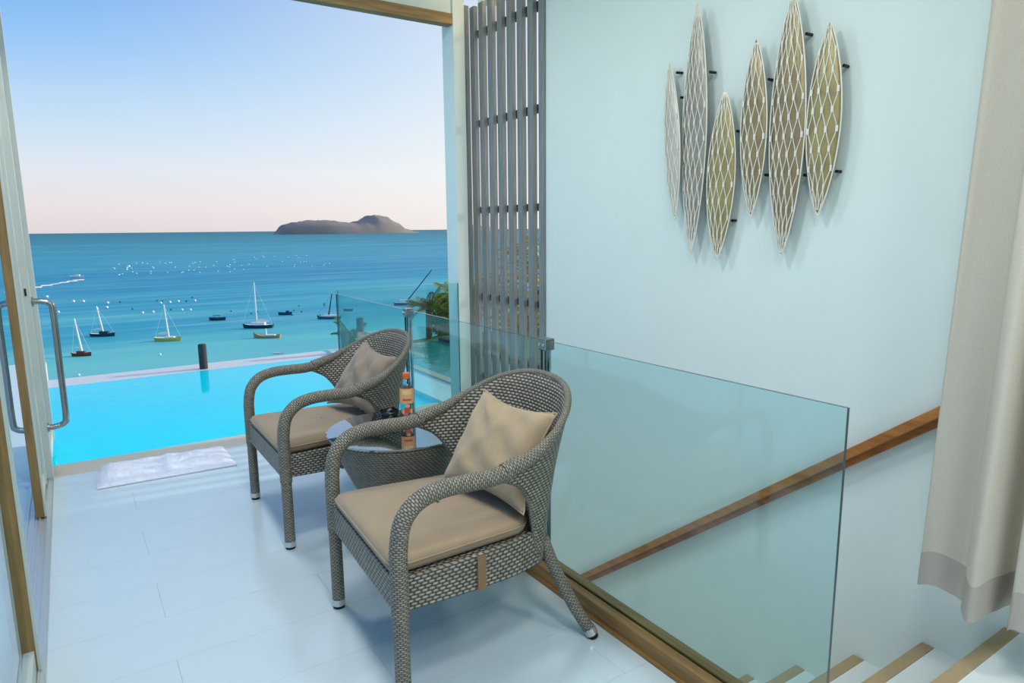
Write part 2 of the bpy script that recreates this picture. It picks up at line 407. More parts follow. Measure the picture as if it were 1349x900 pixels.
# glass balustrade panes
ZT = .974
def pane(label, lo, hi, along, clips=()):
    o = thing('glass_pane', label, 'glass pane', ((lo[0]+hi[0])/2, (lo[1]+hi[1])/2, lo[2]), 0, 'glass balustrade panes')
    c = o.location
    sides = [1, 1, 1, 1, 0, 0] if along == 'y' else [1, 1, 0, 0, 1, 1]
    L = tuple(lo[i]-c[i] for i in range(3)); H = tuple(hi[i]-c[i] for i in range(3))
    MB().box(L, H, sides=sides).build('pane', ['rail_glass', 'glass_edge'], o)
    return o
pane('near clear glass balustrade pane with free end over the stairs', (1.505, .849, .036), (1.515, 2.06, ZT), 'y')
pane('middle clear glass balustrade pane behind the two rattan chairs', (1.505, 2.085, .036), (1.515, 3.325, ZT), 'y')
pane('far clear glass balustrade pane nearest the pool', (1.505, 3.35, .036), (1.515, 4.462, ZT), 'y')
pane('clear glass pane closing the stair opening beside white pillar', (1.518, 4.457, .0), (2.45, 4.467, 1.0), 'x')
def clip_post(y, label):
    o = thing('clamp_post', label, 'post', (1.535, y, .063), 0, 'balustrade clamp posts')
    MB().tube([(0, 0, 0), (0, 0, ZT-.063-.03)], .008, 12).build('post', 'steel', o, smooth=True)
    MB().box((-.036, -.022, ZT-.063-.04), (.012, .022, ZT-.063+.006)).build('clamp', 'steel', o, bevel=.004)
    for s in (-1, 1): MB().tube([(-.036, s*.012, ZT-.08), (-.040, s*.012, ZT-.08)], .005, 10).build('screw', 'steel_light', o)
clip_post(2.072, 'slim steel clamp post between near and middle glass panes')
clip_post(3.338, 'slim steel clamp post between middle and far glass panes')

# sliding glass doors on the left, seen edge-on
tr = thing('door_track', 'pale aluminium floor track of the sliding glass doors', 'track', (-.24, 1.5, 0))
bx('track_base', (-.06, -4, -.02), (.05, 3.04, .004), 'track_alum', tr)
for x in (-.045, -.02, .005, .035): bx('track_rib', (x-.003, -4, .004), (x+.003, 3.04, .012), 'track_alum', tr)
def d_handle(parent, x0, dx, y, z0, z1):
    r = .03; s = 1 if dx > 0 else -1
    pts = [(x0, y, z0), (x0+dx-s*.05, y, z0), (x0+dx-s*.012, y, z0+.014), (x0+dx, y, z0+.06), (x0+dx, y, (z0+z1)/2), (x0+dx, y, z1-.06), (x0+dx-s*.012, y, z1-.014), (x0+dx-s*.05, y, z1), (x0, y, z1)]
    h = MB().tube(catmull(pts, 6), .0165, 12).build('pull_handle', 'steel', parent, smooth=True)
    for z in (z0, z1): MB().tube([(x0, y, z), (x0+s*.008, y, z)], .026, 14).build('handle_rose', 'steel', h, smooth=False)
def sliding_door(label, x0, x1, y0, y1, near_mat, far_mat, handle=False, wn=.05, wf=.05):
    o = thing('sliding_door', label, 'door', ((x0+x1)/2, y0, .012), 0); cx = (x0+x1)/2; h = 2.95
    a, b = x0-cx, x1-cx; L = y1-y0
    bx('near_stile', (a, 0, 0), (b, wn, h), near_mat, o, bevel=.003)
    bx('near_stile_face', (b, .004, 0), (b+.008, wn, h), 'alum_white', o)
    bx('far_stile', (a, L-wf, 0), (b, L, h), far_mat, o, bevel=.003)
    bx('bottom_rail', (a+.005, wn, 0), (b-.005, L-wf, .07), 'alum_white', o); bx('top_rail', (a+.005, wn, h-.07), (b-.005, L-wf, h), 'alum_white', o)
    bx('pane', (-.004, wn, .07), (.004, L-wf, h-.07), 'door_glass', o)
    return o
d1 = sliding_door('wood-edged glass door ending in the middle of the floor track', -.252, -.215, 3.90, 4.46, 'door_wood', 'alum_white')
o = thing('sliding_door', 'wood-edged glass door at bottom left, closest to the viewer', 'door', (-.228, 2.53, .012))
bx('near_stile', (-.022, -.05, 0), (.022, 0, 2.95), 'door_wood', o, bevel=.003); bx('stile_face', (.022, -.05, 0), (.03, -.002, 2.95), 'alum_white', o)
bx('far_stile', (-.022, -1.2, 0), (.022, -1.15, 2.95), 'alum_white', o); bx('bottom_rail', (-.018, -1.15, 0), (.018, -.05, .07), 'alum_white', o); bx('top_rail', (-.018, -1.15, 2.88), (.018, -.05, 2.95), 'alum_white', o)
bx('pane', (-.004, -1.15, .07), (.004, -.05, 2.88), 'door_glass', o)
o = thing('glass_door', 'white-framed glass door leaf with long steel pull handles by the pool', 'door', (-.215, 4.53, .012))
bx('near_stile', (-.032, 0, 0), (.032, .055, 2.95), 'alum_white', o, bevel=.003); bx('far_stile', (-.028, .85, 0), (.028, .9, 2.95), 'alum_white', o)
bx('bottom_rail', (-.02, .055, .0), (.02, .85, .08), 'alum_white', o); bx('top_rail', (-.02, .055, 2.87), (.02, .85, 2.95), 'alum_white', o)
bx('pane', (-.004, .055, .08), (.004, .85, 2.87), 'door_glass', o)
bx('keyhole', (.005, -.003, 1.05), (.015, 0, 1.09), 'black_metal', o)
d_handle(o, .032, .092, .02, .295, 1.015); d_handle(o, -.032, -.092, .02, .295, 1.015)

# ================================================================ TERRACE, POOL
ZP = -.05
struct(bx('terrace_deck', (-6, -3, -.3), (-.30, 4.56, -.012), 'deck_pale'), 'pale deck outside the sliding doors', 'deck')
struct(bx('pool_coping', (-.30, 4.56, -.4), (2.45, 4.86, -.015), 'coping_stone'), 'grey-beige stone coping along the near pool edge', 'coping')
struct(bx('pool_deck_left', (-6, 4.56, -.4), (-.30, 9, -.015), 'deck_pale'), 'pale deck to the left of the pool', 'deck')
struct(bx('pool_deck_right', (2.5, 4.86, -.4), (2.86, 7.85, -.015), 'deck_pale'), 'pale deck to the right of the pool', 'deck')
struct(bx('pool_edge_far', (-.30, 7.62, -1.2), (2.5, 8.05, ZP-.004), 'coping_pale'), 'pale infinity edge at the far side of the pool', 'coping')
m = MB(); N = 24
m.box((-.30, 4.86, -.9), (2.5, 7.62, ZP)); tag(m.build('pool_water', 'pool_water'), 'bright turquoise water of the infinity pool', 'pool', None, 'stuff')
struct(bx('plunge_pool_rim', (2.86, 4.62, -.6), (2.95, 7.85, .0), 'coping_stone'), 'stone rim between pale deck and teal pool', 'coping')
tag(bx('plunge_pool_water', (2.95, 4.62, -.6), (4.0, 7.85, -.05), 'plunge_water'), 'dark teal water of the side pool beyond the glass', 'pool', None, 'stuff')
struct(bx('plunge_pool_rim_outer', (4.0, 4.62, -.6), (4.08, 7.85, -.01), 'slat_bar'), 'dark rim on the far side of the teal pool', 'coping')
# garden slope on the right
rows = []
for i in range(15):
    y = 3.2 + i*.55; r_ = []
    for j in range(15):
        x = 4.08 + j*.6
        r_.append((x, y, -.12 - .03*max(0, j-6)**1.5 - .05*max(0, i-9)**1.6 + .05*math.sin(i*1.7+j*2.3)))
    rows.append(r_)
m = MB(); m.quadgrid(rows); tag(m.build('garden_slope', 'lawn', smooth=True), 'green garden slope on the right of the teal pool', 'ground', None, 'structure')

m = MB(); m.quadgrid([[(x, 8.1 if abs(x) < 30 else 4, -1.2) for x in (-90, -30, 0, 30, 90)], [(x, 30, -12.5+math.sin(x)) for x in (-90, -30, 0, 30, 90)], [(x, 70, -29) for x in (-90, -30, 0, 30, 90)]])
struct(m.build('hillside', 'lawn', smooth=True), 'green hillside falling from the terrace to the sea', 'ground')
# bollards at the pool's far edge
def bollard(x, y, h, label):
    m = MB(); m.lathe([(.042, 0), (.042, h-.01), (.034, h)], 14)
    o = m.build('wooden_post', 'bollard_wood', None, smooth=False, loc=(x, y, -.055)); tag(o, label, 'post', 'dark posts beyond the pool')
bollard(1.12, 7.74, .27, 'dark wooden post rising alone from the pool edge')
bollard(2.69, 7.74, .28, 'short dark post behind glass, left of the pair')
bollard(2.89, 7.74, .41, 'taller dark post behind glass, right of the pair')

# ================================================================ SEA, ISLANDS, BOATS
ZS = -28.6
m = MB(); m.quadgrid([[(-60000, 60, ZS), (60000, 60, ZS)], [(-60000, 70000, ZS), (60000, 70000, ZS)]])
tag(m.build('sea', 'sea_water'), 'turquoise sea stretching to the horizon', 'sea', None, 'stuff')
def island(name, label, x0, x1, y, prof, mat):
    n = 60; rows = []
    for k in range(9):
        a = k/8*PI; d = math.cos(a)*(x1-x0)*.22; hs = math.sin(a)**.7; r_ = []
        for i in range(n+1):
            u = i/n; q = u*(len(prof)-1); j = min(int(q), len(prof)-2); h = prof[j]+(prof[j+1]-prof[j])*(.5-.5*math.cos(PI*(q-j)))
            r_.append((x0+(x1-x0)*u, y-d*math.sin(PI*max(.02, min(.98, u)))**.5, ZS+max(0, h*hs*(1+.04*math.sin(i*.9+k*2.1)+.02*math.sin(i*3.1+k)))))
        rows.append(r_)
    m = MB(); m.quadgrid(rows); tag(m.build(name, mat, smooth=True), label, 'island')
island('island', 'long low grey-brown island with a peak at its right end', 1500, 2890, 6000, [0, 85, 105, 118, 122, 118, 104, 96, 118, 168, 158, 112, 44, 14, 0], 'hazy_island_rock')
island('island', 'small grey islet on the horizon beside the white pillar', 4100, 4900, 7800, [0, 60, 90, 80, 60, 0], 'hazy_far_rock')

B_RIGHT = math.atan2(Rv.y, Rv.x)
def hull_mesh(L, bw, fb, sheer=.25, stern=.65, n=14):
    rows = []
    for i in range(n+1):
        u = i/n; hw = bw*(1-(1-u/.45)**2*(1-stern) if u < .45 else (1-((u-.45)/.55)**2.2)); hw = max(hw, .02)
        x = (u-.5)*L; zt = fb*(1+sheer*(2*u-1)**2*(1.6 if u > .5 else .7)); fl = .75
        rows.append([(x, -hw, zt), (x*.97, -hw*.9, zt*.4), (x*.93, -hw*fl, -.25), (x*.93, 0, -.4), (x*.93, hw*fl, -.25), (x*.97, hw*.9, zt*.4), (x, hw, zt)])
    m = MB(); m.quadgrid(rows); m.poly(list(reversed(rows[0]))); m.poly(rows[-1])
    d = MB(); d.quadgrid([[(r[0][0], r[0][1]*.96, r[0][2]-.08), (r[6][0], r[6][1]*.96, r[6][2]-.08)] for r in rows])
    return m, d
def boat(label, x, y, L, hull, deck='deck_white', mast=0, mast_mat='mast_white', cabin=None, name='sailboat', flip=False, turn=0, lean=0, sheer=.25, fb=None, canopy=False, boom=True, rake=0, stay=True):
    o = thing(name, label, 'boat', (x, y, ZS), B_RIGHT+(PI if flip else 0)+turn)
    fb = fb or L*.085
    hm, dm = hull_mesh(L, L*.15, fb, sheer)
    hm.build('hull', hull, o, smooth=True); dm.build('deck', deck, o)
    if cabin:
        c0, c1, ch, cm = cabin
        bx('cabin', (c0*L, -L*.075, fb*.85), (c1*L, L*.075, fb+ch), cm, o, bevel=.15)
    if canopy:
        for sx in (-.2, .12):
            for sy in (-1, 1): MB().tube([(sx*L, sy*L*.1, fb*.8), (sx*L, sy*L*.1, fb+L*.13)], .05, 6).build('canopy_pole', 'mast_dark', o)
        bx('canopy', (-.24*L, -L*.12, fb+L*.13), (.16*L, L*.12, fb+L*.15), hull, o, bevel=.05)
    if mast:
        MB().tube([(0.03*L, 0, fb*.7), (.03*L+rake, lean, mast)], [.27, .16], 8).build('mast', mast_mat, o, smooth=True)
        if boom: MB().tube([(0.03*L, 0, fb+1.1), (-.38*L, 0, fb+1.0)], [.13, .1], 6).build('boom', mast_mat, o); MB().tube([(0, 0, fb+1.3), (-.2*L, 0, fb+1.32), (-.36*L, 0, fb+1.2)], [.18, .24, .1], 7).build('furled_sail', 'mast_white', o, smooth=True)
        if stay:
            for e in (.49, -.48): MB().tube([(e*L, 0, fb*1.2), (.03*L+rake, lean, mast*.97)], .025, 5).build('stay', mast_mat, o)
    return o
boat('small sailboat with dark red hull, leftmost of the moored boats', .9, 194.7, 4.8, 'hull_red', mast=9.3, rake=-1.0, fb=.75, cabin=(-.25, .2, .5, 'hull_red'))
boat('dark-hulled sailboat right of the small dark red one', 6.8, 228.8, 7.2, 'hull_dark', mast=8.9, rake=-1.2, fb=.8, cabin=(-.12, .25, .7, 'hull_dark'))
boat('sailboat with yellow hull and white deck', 21.6, 207.7, 7.4, 'hull_yellow', mast=10.2, rake=-.6, flip=False, fb=.9, cabin=(-.1, .25, .35, 'deck_white'))
boat('small dark motorboat with a canopy, left of the tall-masted sloop', 41.3, 246.1, 5.6, 'hull_dark', deck='hull_dark', name='motorboat', canopy=True, fb=.9)
boat('largest sloop with tall white mast and dark hull', 48.2, 218.5, 9.6, 'hull_dark', mast=14.4, flip=True, fb=1.0, cabin=(-.25, .2, .8, 'deck_white'))
boat('long wooden boat with raised bow in front of the largest sloop', 45.6, 196.3, 7.9, 'hull_wood', deck='hull_wood', name='longtail_boat', flip=True, sheer=1.1, fb=.6, cabin=(-.3, .05, .35, 'hull_white'), mast=2.6, boom=False, stay=False)
boat('small navy blue motorboat right of the largest sloop', 64.2, 246.6, 4.9, 'hull_navy', deck='hull_navy', name='motorboat', fb=.9, cabin=(.05, .3, .7, 'hull_navy'))
boat('white-topped sailboat with dark leaning mast near the glass corner', 73.6, 226.3, 8.4, 'hull_teal', mast=8.6, mast_mat='mast_dark', flip=True, rake=-1.6, fb=.9, cabin=(-.35, .2, .5, 'deck_white'), boom=False)
boat('tiny white dinghy in shallow water close to the pool', 41.8, 168.5, 2.8, 'hull_white', name='dinghy', fb=.3)
boat('little dark boat seen through the glass pane', 86.6, 243.4, 3.6, 'hull_navy', deck='hull_navy', name='motorboat', fb=.8)
boat('grey motor cruiser left of the palm leaves', 112.2, 249.1, 8.6, 'hull_teal', name='motor_cruiser', fb=1.0, cabin=(-.25, .2, 1.2, 'deck_white'), mast=14, mast_mat='mast_dark', rake=11, boom=False, stay=False)
# speedboat and its wake
o = boat('white speedboat drawing a foam wake, far left', 5.1, 543, 9, 'hull_white', name='speedboat', fb=1.2, cabin=(-.2, .2, 1.0, 'deck_white'))
m = MB(); P0, P1 = Vector((8, 520)), Vector((-28, 430)); prev = None; L_, R_ = [], []
for i in range(26):
    u = i/25; p = P0.lerp(P1, u); w = (.8+2.0*random.random())*(1-.4*u)*(1.6 if i % 3 else .5); L_.append((p.x-w, p.y+w*1.5, ZS+.2)); R_.append((p.x+w, p.y-w*1.5, ZS+.2))
m.quadgrid([L_, R_]); tag(m.build('foam_wake', 'foam_white'), 'white foam wake trailing behind the speedboat', 'wake', None, 'stuff')
# mooring buoys
sph = MB(); sph.lathe([(.05, -.5), (.3, -.42), (.46, -.2), (.5, 0), (.44, .22), (.28, .4), (.08, .5)], 10)
bw = None
def buoy(x, y, s, mat, label, group):
    global bw
    if bw is None: o = sph.build('buoy', 'buoy_white', smooth=True); bw = o
    else: o = bw.copy(); C.objects.link(o)
    if mat != 'buoy_white': o.data = bd_me
    o.location = (x, y, ZS+.3*s); o.scale = (s, s, s); tag(o, label, 'buoy', group)
def seapx(px, py):
    d = R2*(px-674.5) - U2*(py-450) + Fv*F_PX; q = (ZS-1.4)/d.z; return d.x*q, d.y*q
bd_me = bpy.data.meshes.new('buoy_dark'); _b = sph.build('buoy_tmp', 'buoy_dark', smooth=True); bd_me = _b.data; bpy.data.objects.remove(_b)
for px, py in ((97, 398), (110, 398), (128, 408), (141, 406), (142, 400), (188, 413), (202, 412), (212, 400), (224, 399), (235, 398), (240, 409), (251, 409), (257, 397), (77, 412), (211, 468), (104, 495), (170, 352), (62, 392)):
    x, y = seapx(px, py); buoy(x, y, .7*y/215, 'buoy_white', 'small white mooring buoy floating on the sea', 'white mooring buoys')
for k in range(70):
    u = random.random(); rowk = k % 3; px = 150+u*290; py = 361-16*u*.5-rowk*6+random.uniform(-2, 2)-(4 if px > 330 else 0)
    x, y = seapx(px, py); buoy(x, y, .95*y/600, 'buoy_white', 'tiny white float in the distant rows of floats', 'distant rows of white floats')
for k in range(18):
    px, py = random.uniform(150, 440), random.uniform(392, 416)
    x, y = seapx(px, py); buoy(x, y, .5*y/215, 'buoy_dark', 'small dark float scattered between the moored boats', 'small dark floats')

# ================================================================ GARDEN PLANTS
def frond_mesh(L, droop, n=16, wid=.34, mat='leaf_palm'):
    m = MB(); P = []
    for i in range(n+1):
        u = i/n; P.append(Vector((L*u*(1-.12*u), 0, L*(.55*u-droop*u*u))))
    m.tube(P, [.012*(1-.8*i/n)+.002 for i in range(n+1)], 5)
    for i in range(2, n+1):
        u = i/n; ll = wid*L*math.sin(PI*min(.97, .12+.86*u))**.6
        for s in (-1, 1):
            b = P[i]; d = Vector((.62+.3*u, s*.8, -.12)).normalized()*ll; w = Vector((.022*L+.004, 0, 0))
            tip = b+d+Vector((0, 0, -.12*ll)); mid = b+d*.5+Vector((0, 0, .04*ll))
            m.poly([b-w*.4, mid-w, tip, mid+w, b+w*.4][::s])
    return m
def palm(name, label, loc, h, L, nf, mat, seed):
    rnd = random.Random(seed); o = thing(name, label, 'palm', loc)
    path = [(0, 0, -.4), (.02, .01, h*.4), (.03, .02, h)]
    MB().tube(catmull(path, 5), .05, 8).build('trunk', 'bark', o, smooth=True)
    meshes = [frond_mesh(L, dr).build('frond', mat, o) for dr in (.25, .55, .95)]
    for k in range(nf):
        f = meshes[k] if k < 3 else meshes[k % 3].copy()
        if k >= 3: C.objects.link(f); f.parent = o
        f.location = (.03, .02, h); s = rnd.uniform(.75, 1.1); f.scale = (s, s, s)
        f.rotation_euler = (rnd.uniform(-.15, .15), rnd.uniform(-.85, .15), k*2.4+rnd.uniform(-.3, .3))
palm('garden_palm', 'yellow-green palm beside the white pillar, rightmost', (4.92, 8.6, -.3), .62, .62, 30, 'leaf_palm', 1)
palm('garden_palm', 'smaller spiky palm left of the leafier one by the pillar', (4.42, 9.0, -.3), .52, .36, 18, 'leaf_palm', 2)
palm('garden_palm', 'small palm seen through the glass behind far chair', (3.35, 9.4, -.3), .12, .40, 13, 'leaf_palm_dark', 3)
def tree(label, loc, h, r, mat, seed, n=1400):
    rnd = random.Random(seed); o = thing('garden_tree', label, 'tree', loc)
    MB().tube(catmull([(0, 0, -1), (.1, .05, h*.4), (0, .1, h)], 5), [.12]*5+[.1]*6, 8).build('trunk', 'bark', o, smooth=True)
    m = MB()
    for k in range(n):
        while True:
            p = Vector((rnd.uniform(-1, 1), rnd.uniform(-1, 1), rnd.uniform(-1, 1)))
            if .35 < p.length < 1: break
        c = Vector((p.x*r, p.y*r, h+p.z*r*.9)); a = Vector((rnd.gauss(0, 1), rnd.gauss(0, 1), rnd.gauss(0, .6))).normalized(); b = a.orthogonal().normalized()
        s = rnd.uniform(.06, .13); m.poly([c-a*s, c-b*s*.35, c+a*s, c+b*s*.35])
    tag(m.build('foliage', mat, o), kind='stuff')
tree('yellow-green tree glimpsed between the slats of the screen', (7.7, 10.7, -.9), 1.1, 1.2, 'leaf_tree', 5)
tree('bushy yellow-green shrub below the palms by the pillar', (5.05, 9.35, -.35), .38, .42, 'leaf_palm', 9, 700)
tree('low green shrub glimpsed low between the slats', (5.9, 8.2, -.7), .35, .7, 'leaf_tree', 6, 900)

# ================================================================ FURNITURE
RIM = [(.34, .337, .682), (.45, .333, .712), (.55, .308, .768), (.64, .240, .826), (.70, .130, .862), (.718, 0, .872)]
BOT = [(.34, .337, .655), (.405, .322, .618), (.455, .294, .545), (.485, .268, .45), (.505, .255, .36), (.525, .240, .30), (.575, .180, .298), (.598, .095, .296), (.602, 0, .296)]
def mirror(P): return [(x, -y, z) for x, y, z in P] + [p for p in reversed(P)][1:]
def resample(P, n):
    P = [Vector(p) for p in P]; L = [0]
    for a, b in zip(P, P[1:]): L.append(L[-1]+(b-a).length)
    out = []
    for i in range(n):
        d = L[-1]*i/(n-1); j = 0
        while j < len(L)-2 and L[j+1] < d: j += 1
        s = (d-L[j])/max(1e-9, L[j+1]-L[j]); out.append(P[j].lerp(P[j+1], min(1, s)))
    return out
def make_chair(label, loc, rz):
    o = thing('rattan_armchair', label, 'chair', loc, rz, 'rattan armchairs')
    # legs, arms
    for s in (-1, 1):
        leg = MB().tube([(0, s*.338, .03), (0, s*.338, .31)], .0235, 12).build('front_leg', 'rattan_tube', o, smooth=True)
        MB().lathe([(.0245, .012), (.0245, .036)], 14, (0, s*.338)).build('foot_cap', 'steel_light', leg)
        MB().lathe([(.020, 0), (.0225, .012)], 14, (0, s*.338)).build('glide', 'black_rubber', leg)
        arm = [(0, s*.338, .31), (0, s*.338, .45), (.002, s*.338, .53), (.018, s*.338, .60), (.062, s*.338, .648), (.13, s*.338, .669), (.22, s*.338, .672), (.29, s*.338, .671), (.36, s*.337, .678)]
        MB().tube(catmull(arm, 6), .0265, 14).build('armrest', 'rattan_tube', o, smooth=True)
        bl = MB().tube(catmull([(.565, s*.20, .36), (.60, s*.222, .25), (.65, s*.262, .12), (.694, s*.296, .03)], 5), .0215, 12).build('rear_leg', 'rattan_tube', o, smooth=True)
        MB().tube([(.694, s*.296, .034), (.702, s*.303, .012)], .0225, 12).build('foot_cap', 'steel_light', bl)
        MB().tube([(.701, s*.302, .014), (.705, s*.305, .0)], .0205, 12).build('glide', 'black_rubber', bl)
        # side apron
        A = catmull([(.0, s*.325, 0), (.2, s*.312, 0), (.4, s*.285, 0), (.52, s*.245, 0)], 6)
        m = MB(); m.quadgrid([[(p.x, p.y, (.325-.045*p.x)*(1-z)+.422*z) for p in A] for z in (0, .3, .6, 1)], flip=(s > 0)); m.build('side_apron', 'rattan_wide', o, solid=.014)
    m = MB(); m.quadgrid([[(-.004, -.325+.65*i/12, z) for i in range(13)] for z in (.322, .355, .39, .422)]); m.build('front_apron', 'rattan_wide', o, solid=.014)
    m = MB(); m.poly([(0, -.32, .405), (.4, -.28, .405), (.55, -.2, .405), (.59, 0, .405), (.55, .2, .405), (.4, .28, .405), (0, .32, .405)]); m.build('seat', 'rattan_wide', o, solid=.02)
    # back shell
    rim = catmull(mirror(RIM), 8); bot = catmull(mirror(BOT), 6)
    N = 61; rim_r = resample(rim, N); bot_r = resample(bot, N); K = 14; rows = []
    for k in range(K+1):
        w = k/K; r_ = []
        for i in range(N):
            b, t = bot_r[i], rim_r[i]; wx = .35*w+.65*w**1.8
            r_.append((b.x+(t.x-b.x)*wx, b.y+(t.y-b.y)*wx, b.z+(t.z-b.z)*w))
        rows.append(r_)
    uref = [0]
    for i in range(1, N): uref.append(uref[-1]+(Vector(rows[K//2][i])-Vector(rows[K//2][i-1])).length)
    U_ = [[uref[min(j, N-1)] for j in range(N+1)] for _ in range(K+2)]; V_ = [[rows[min(i, K)][min(j, N-1)][2]*1.06 for j in range(N+1)] for i in range(K+2)]
    m = MB(); m.quadgrid(rows, uvs=(U_, V_)); m.build('backrest', 'rattan_wide', o, smooth=True, solid=.02)
    MB().tube(rim, [.0255]*4+[.0125+.013*max(0, 1-i/12) for i in range(len(rim)//2-4)]+list(reversed([.0255]*4+[.0125+.013*max(0, 1-i/12) for i in range(len(rim)//2-4)])) + ([.0255] if len(rim) % 2 else []), 12).build('back_rim', 'rattan_tube', o, smooth=True)
    MB().tube(bot, .0085, 8).build('lower_edge', 'rattan_tube', o, smooth=True)
    return o
near = make_chair('nearest woven rattan armchair, in front of the round side table', (.71, 1.975, 0), math.radians(-3.3))
far = make_chair('farther woven rattan armchair beside the pool', (.7125, 3.236, 0), math.radians(-.3))

def outline_cushion(n=10):
    P = []
    cs = [((-.010, -.302), .05), ((-.010, .302), .05), ((.50, .255), .09), ((.50, -.255), .09)]
    k = len(cs)
    for i in range(k):
        p = Vector(cs[i][0]); a = Vector(cs[i-1][0]); b = Vector(cs[(i+1) % k][0]); r = cs[i][1]
        q0 = p+(a-p).normalized()*r; q1 = p+(b-p).normalized()*r
        for j in range(n+1):
            t = j/n; P.append((q0*(1-t)**2 + p*2*t*(1-t) + q1*t*t))
    return P
def seat_cushion(label, loc, rz):
    o = thing('seat_cushion', label, 'cushion', loc, rz, 'seat cushions'); P = outline_cushion(); c = Vector((.27, 0)); z0, h = .418, .052
    prof = [(0, z0), (.93, z0), (.985, z0+.008), (1.0, z0+.022), (1.0, z0+h*.62), (.985, z0+h*.86), (.955, z0+h*.98), (.85, z0+h+.005), (.6, z0+h+.010), (.3, z0+h+.011), (0.02, z0+h+.010)]
    rings = []
    for f, z in prof:
        rings.append([((c+(p-c)*f).x, (c+(p-c)*f).y, z + (.004*math.sin(p.y*16+f*5) if f > .2 and z > z0+h*.9 else 0)) for p in P])
    m = MB(); m.quadgrid(rings, close_u=True, flip=True); m.build('cushion_pad', 'cushion_tan', o, smooth=True)
    loop = [(( c+(p-c)*1.003).x, (c+(p-c)*1.003).y, z0+h*.62) for p in P]
    MB().tube(loop+[loop[0]], .0035, 6).build('piping', 'cushion_tan', o, smooth=True)
    for s in (-1, 1):
        x0 = .255; m = MB(); m.quadgrid([[(x0+d, s*(.322-.0006*d), z) for d in (0, .028)] for z in (.312, .37, .425)], flip=(s > 0)); m.build('tie_strap', 'strap_tan', o, solid=.003)
    return o
seat_cushion('tan seat cushion on the nearest armchair', (.71, 1.975, 0), math.radians(-3.3))
seat_cushion('tan seat cushion on the farther armchair', (.7125, 3.236, 0), math.radians(-.3))

def throw_pillow(label, BL, BR, TL, TR, T, mat, seed):
    BL, BR, TL, TR = map(Vector, (BL, BR, TL, TR)); c = (BL+BR+TL+TR)/4; nrm = (BR-BL).cross(TL-BL).normalized(); rnd = random.Random(seed)
    n = 28; ph = [rnd.uniform(0, 6) for _ in range(6)]
    def P(u, v, sgn):
        a, b = (u+1)/2, (v+1)/2
        p = BL*(1-a)*(1-b)+BR*a*(1-b)+TL*(1-a)*b+TR*a*b
        ctr = c; pu = 1-.15*(1-v*v)*(abs(u)**3); pv = 1-.17*(1-u*u)*(abs(v)**3)
        mu = BL*.5*(1-b)+BR*.5*(1-b)+TL*.5*b+TR*.5*b; mv = (BL*(1-a)+BR*a)*.5+(TL*(1-a)+TR*a)*.5
        p = p+(mu-p)*(1-pu)+(mv-p)*(1-pv)
        th = T*(max(0, 1-u*u)*max(0, 1-v*v))**.42
        wr = .013*math.sin(9*u+4*v+ph[0])*math.sin(5*v-3*u+ph[1]) + .026*math.exp(-((u+v*.75-.15)/.13)**2)*max(0, v+.2) - .020*math.exp(-((u-.35+v*.3)/.10)**2)*max(0, v+.1) + .014*math.exp(-((u-.8*v+.1)/.13)**2)*max(0, -u*.6+.5)
        return p + nrm*sgn*(th + wr*(1-abs(u)**3)*(1-abs(v)**3))-c
    o = thing('throw_pillow', label, 'pillow', c, 0, 'throw pillows')
    m = MB()
    for sgn in (1, -1):
        m.quadgrid([[P(-1+2*i/n, -1+2*j/n, sgn) for i in range(n+1)] for j in range(n+1)], flip=(sgn < 0))
    m.build('pillow_cover', mat, o, smooth=True)
    edge = [P(-1+2*i/n, -1, 0) for i in range(n)]+[P(1, -1+2*i/n, 0) for i in range(n)]+[P(1-2*i/n, 1, 0) for i in range(n)]+[P(-1, 1-2*i/n, 0) for i in range(n)]
    MB().tube(edge+[edge[0]], .004, 6).build('seam', mat, o, smooth=True)
throw_pillow('tan throw pillow on the nearest armchair', (1.05, 2.07, .505), (1.13, 1.66, .505), (1.275, 2.13, .80), (1.285, 1.69, .805), .075, 'pillow_tan', 3)
throw_pillow('grey-taupe throw pillow on the farther armchair', (1.07, 3.40, .505), (1.17, 2.98, .505), (1.285, 3.37, .82), (1.295, 2.985, .79), .075, 'pillow_taupe', 5)

# round side table
tb = thing('side_table', 'round woven rattan side table with glass top between the armchairs', 'table', (1.12, 2.605, 0))
prof = [(.165, .285), (.190, .32), (.222, .385), (.252, .45), (.278, .51), (.290, .54), (.284, .548)]
pr = catmull([(r, 0, z) for r, z in prof], 4)
MB().lathe([(p.x, p.z) for p in pr], 56).build('woven_body', 'rattan_table', tb, smooth=True)
for k in range(4):
    a = PI/4+k*PI/2; l = MB().tube([(.14*math.cos(a), .14*math.sin(a), .30), (.20*math.cos(a), .20*math.sin(a), .012)], .02, 10).build('leg', 'rattan_tube', tb, smooth=True)
    MB().lathe([(.018, 0), (.021, .014)], 12, (.20*math.cos(a), .20*math.sin(a))).build('glide', 'black_rubber', l)
MB().lathe([(.295, .5485), (.300, .551), (.300, .556), (.297, .558)], 72).build('glass_top', 'table_glass', tb)
ZTAB = .5582
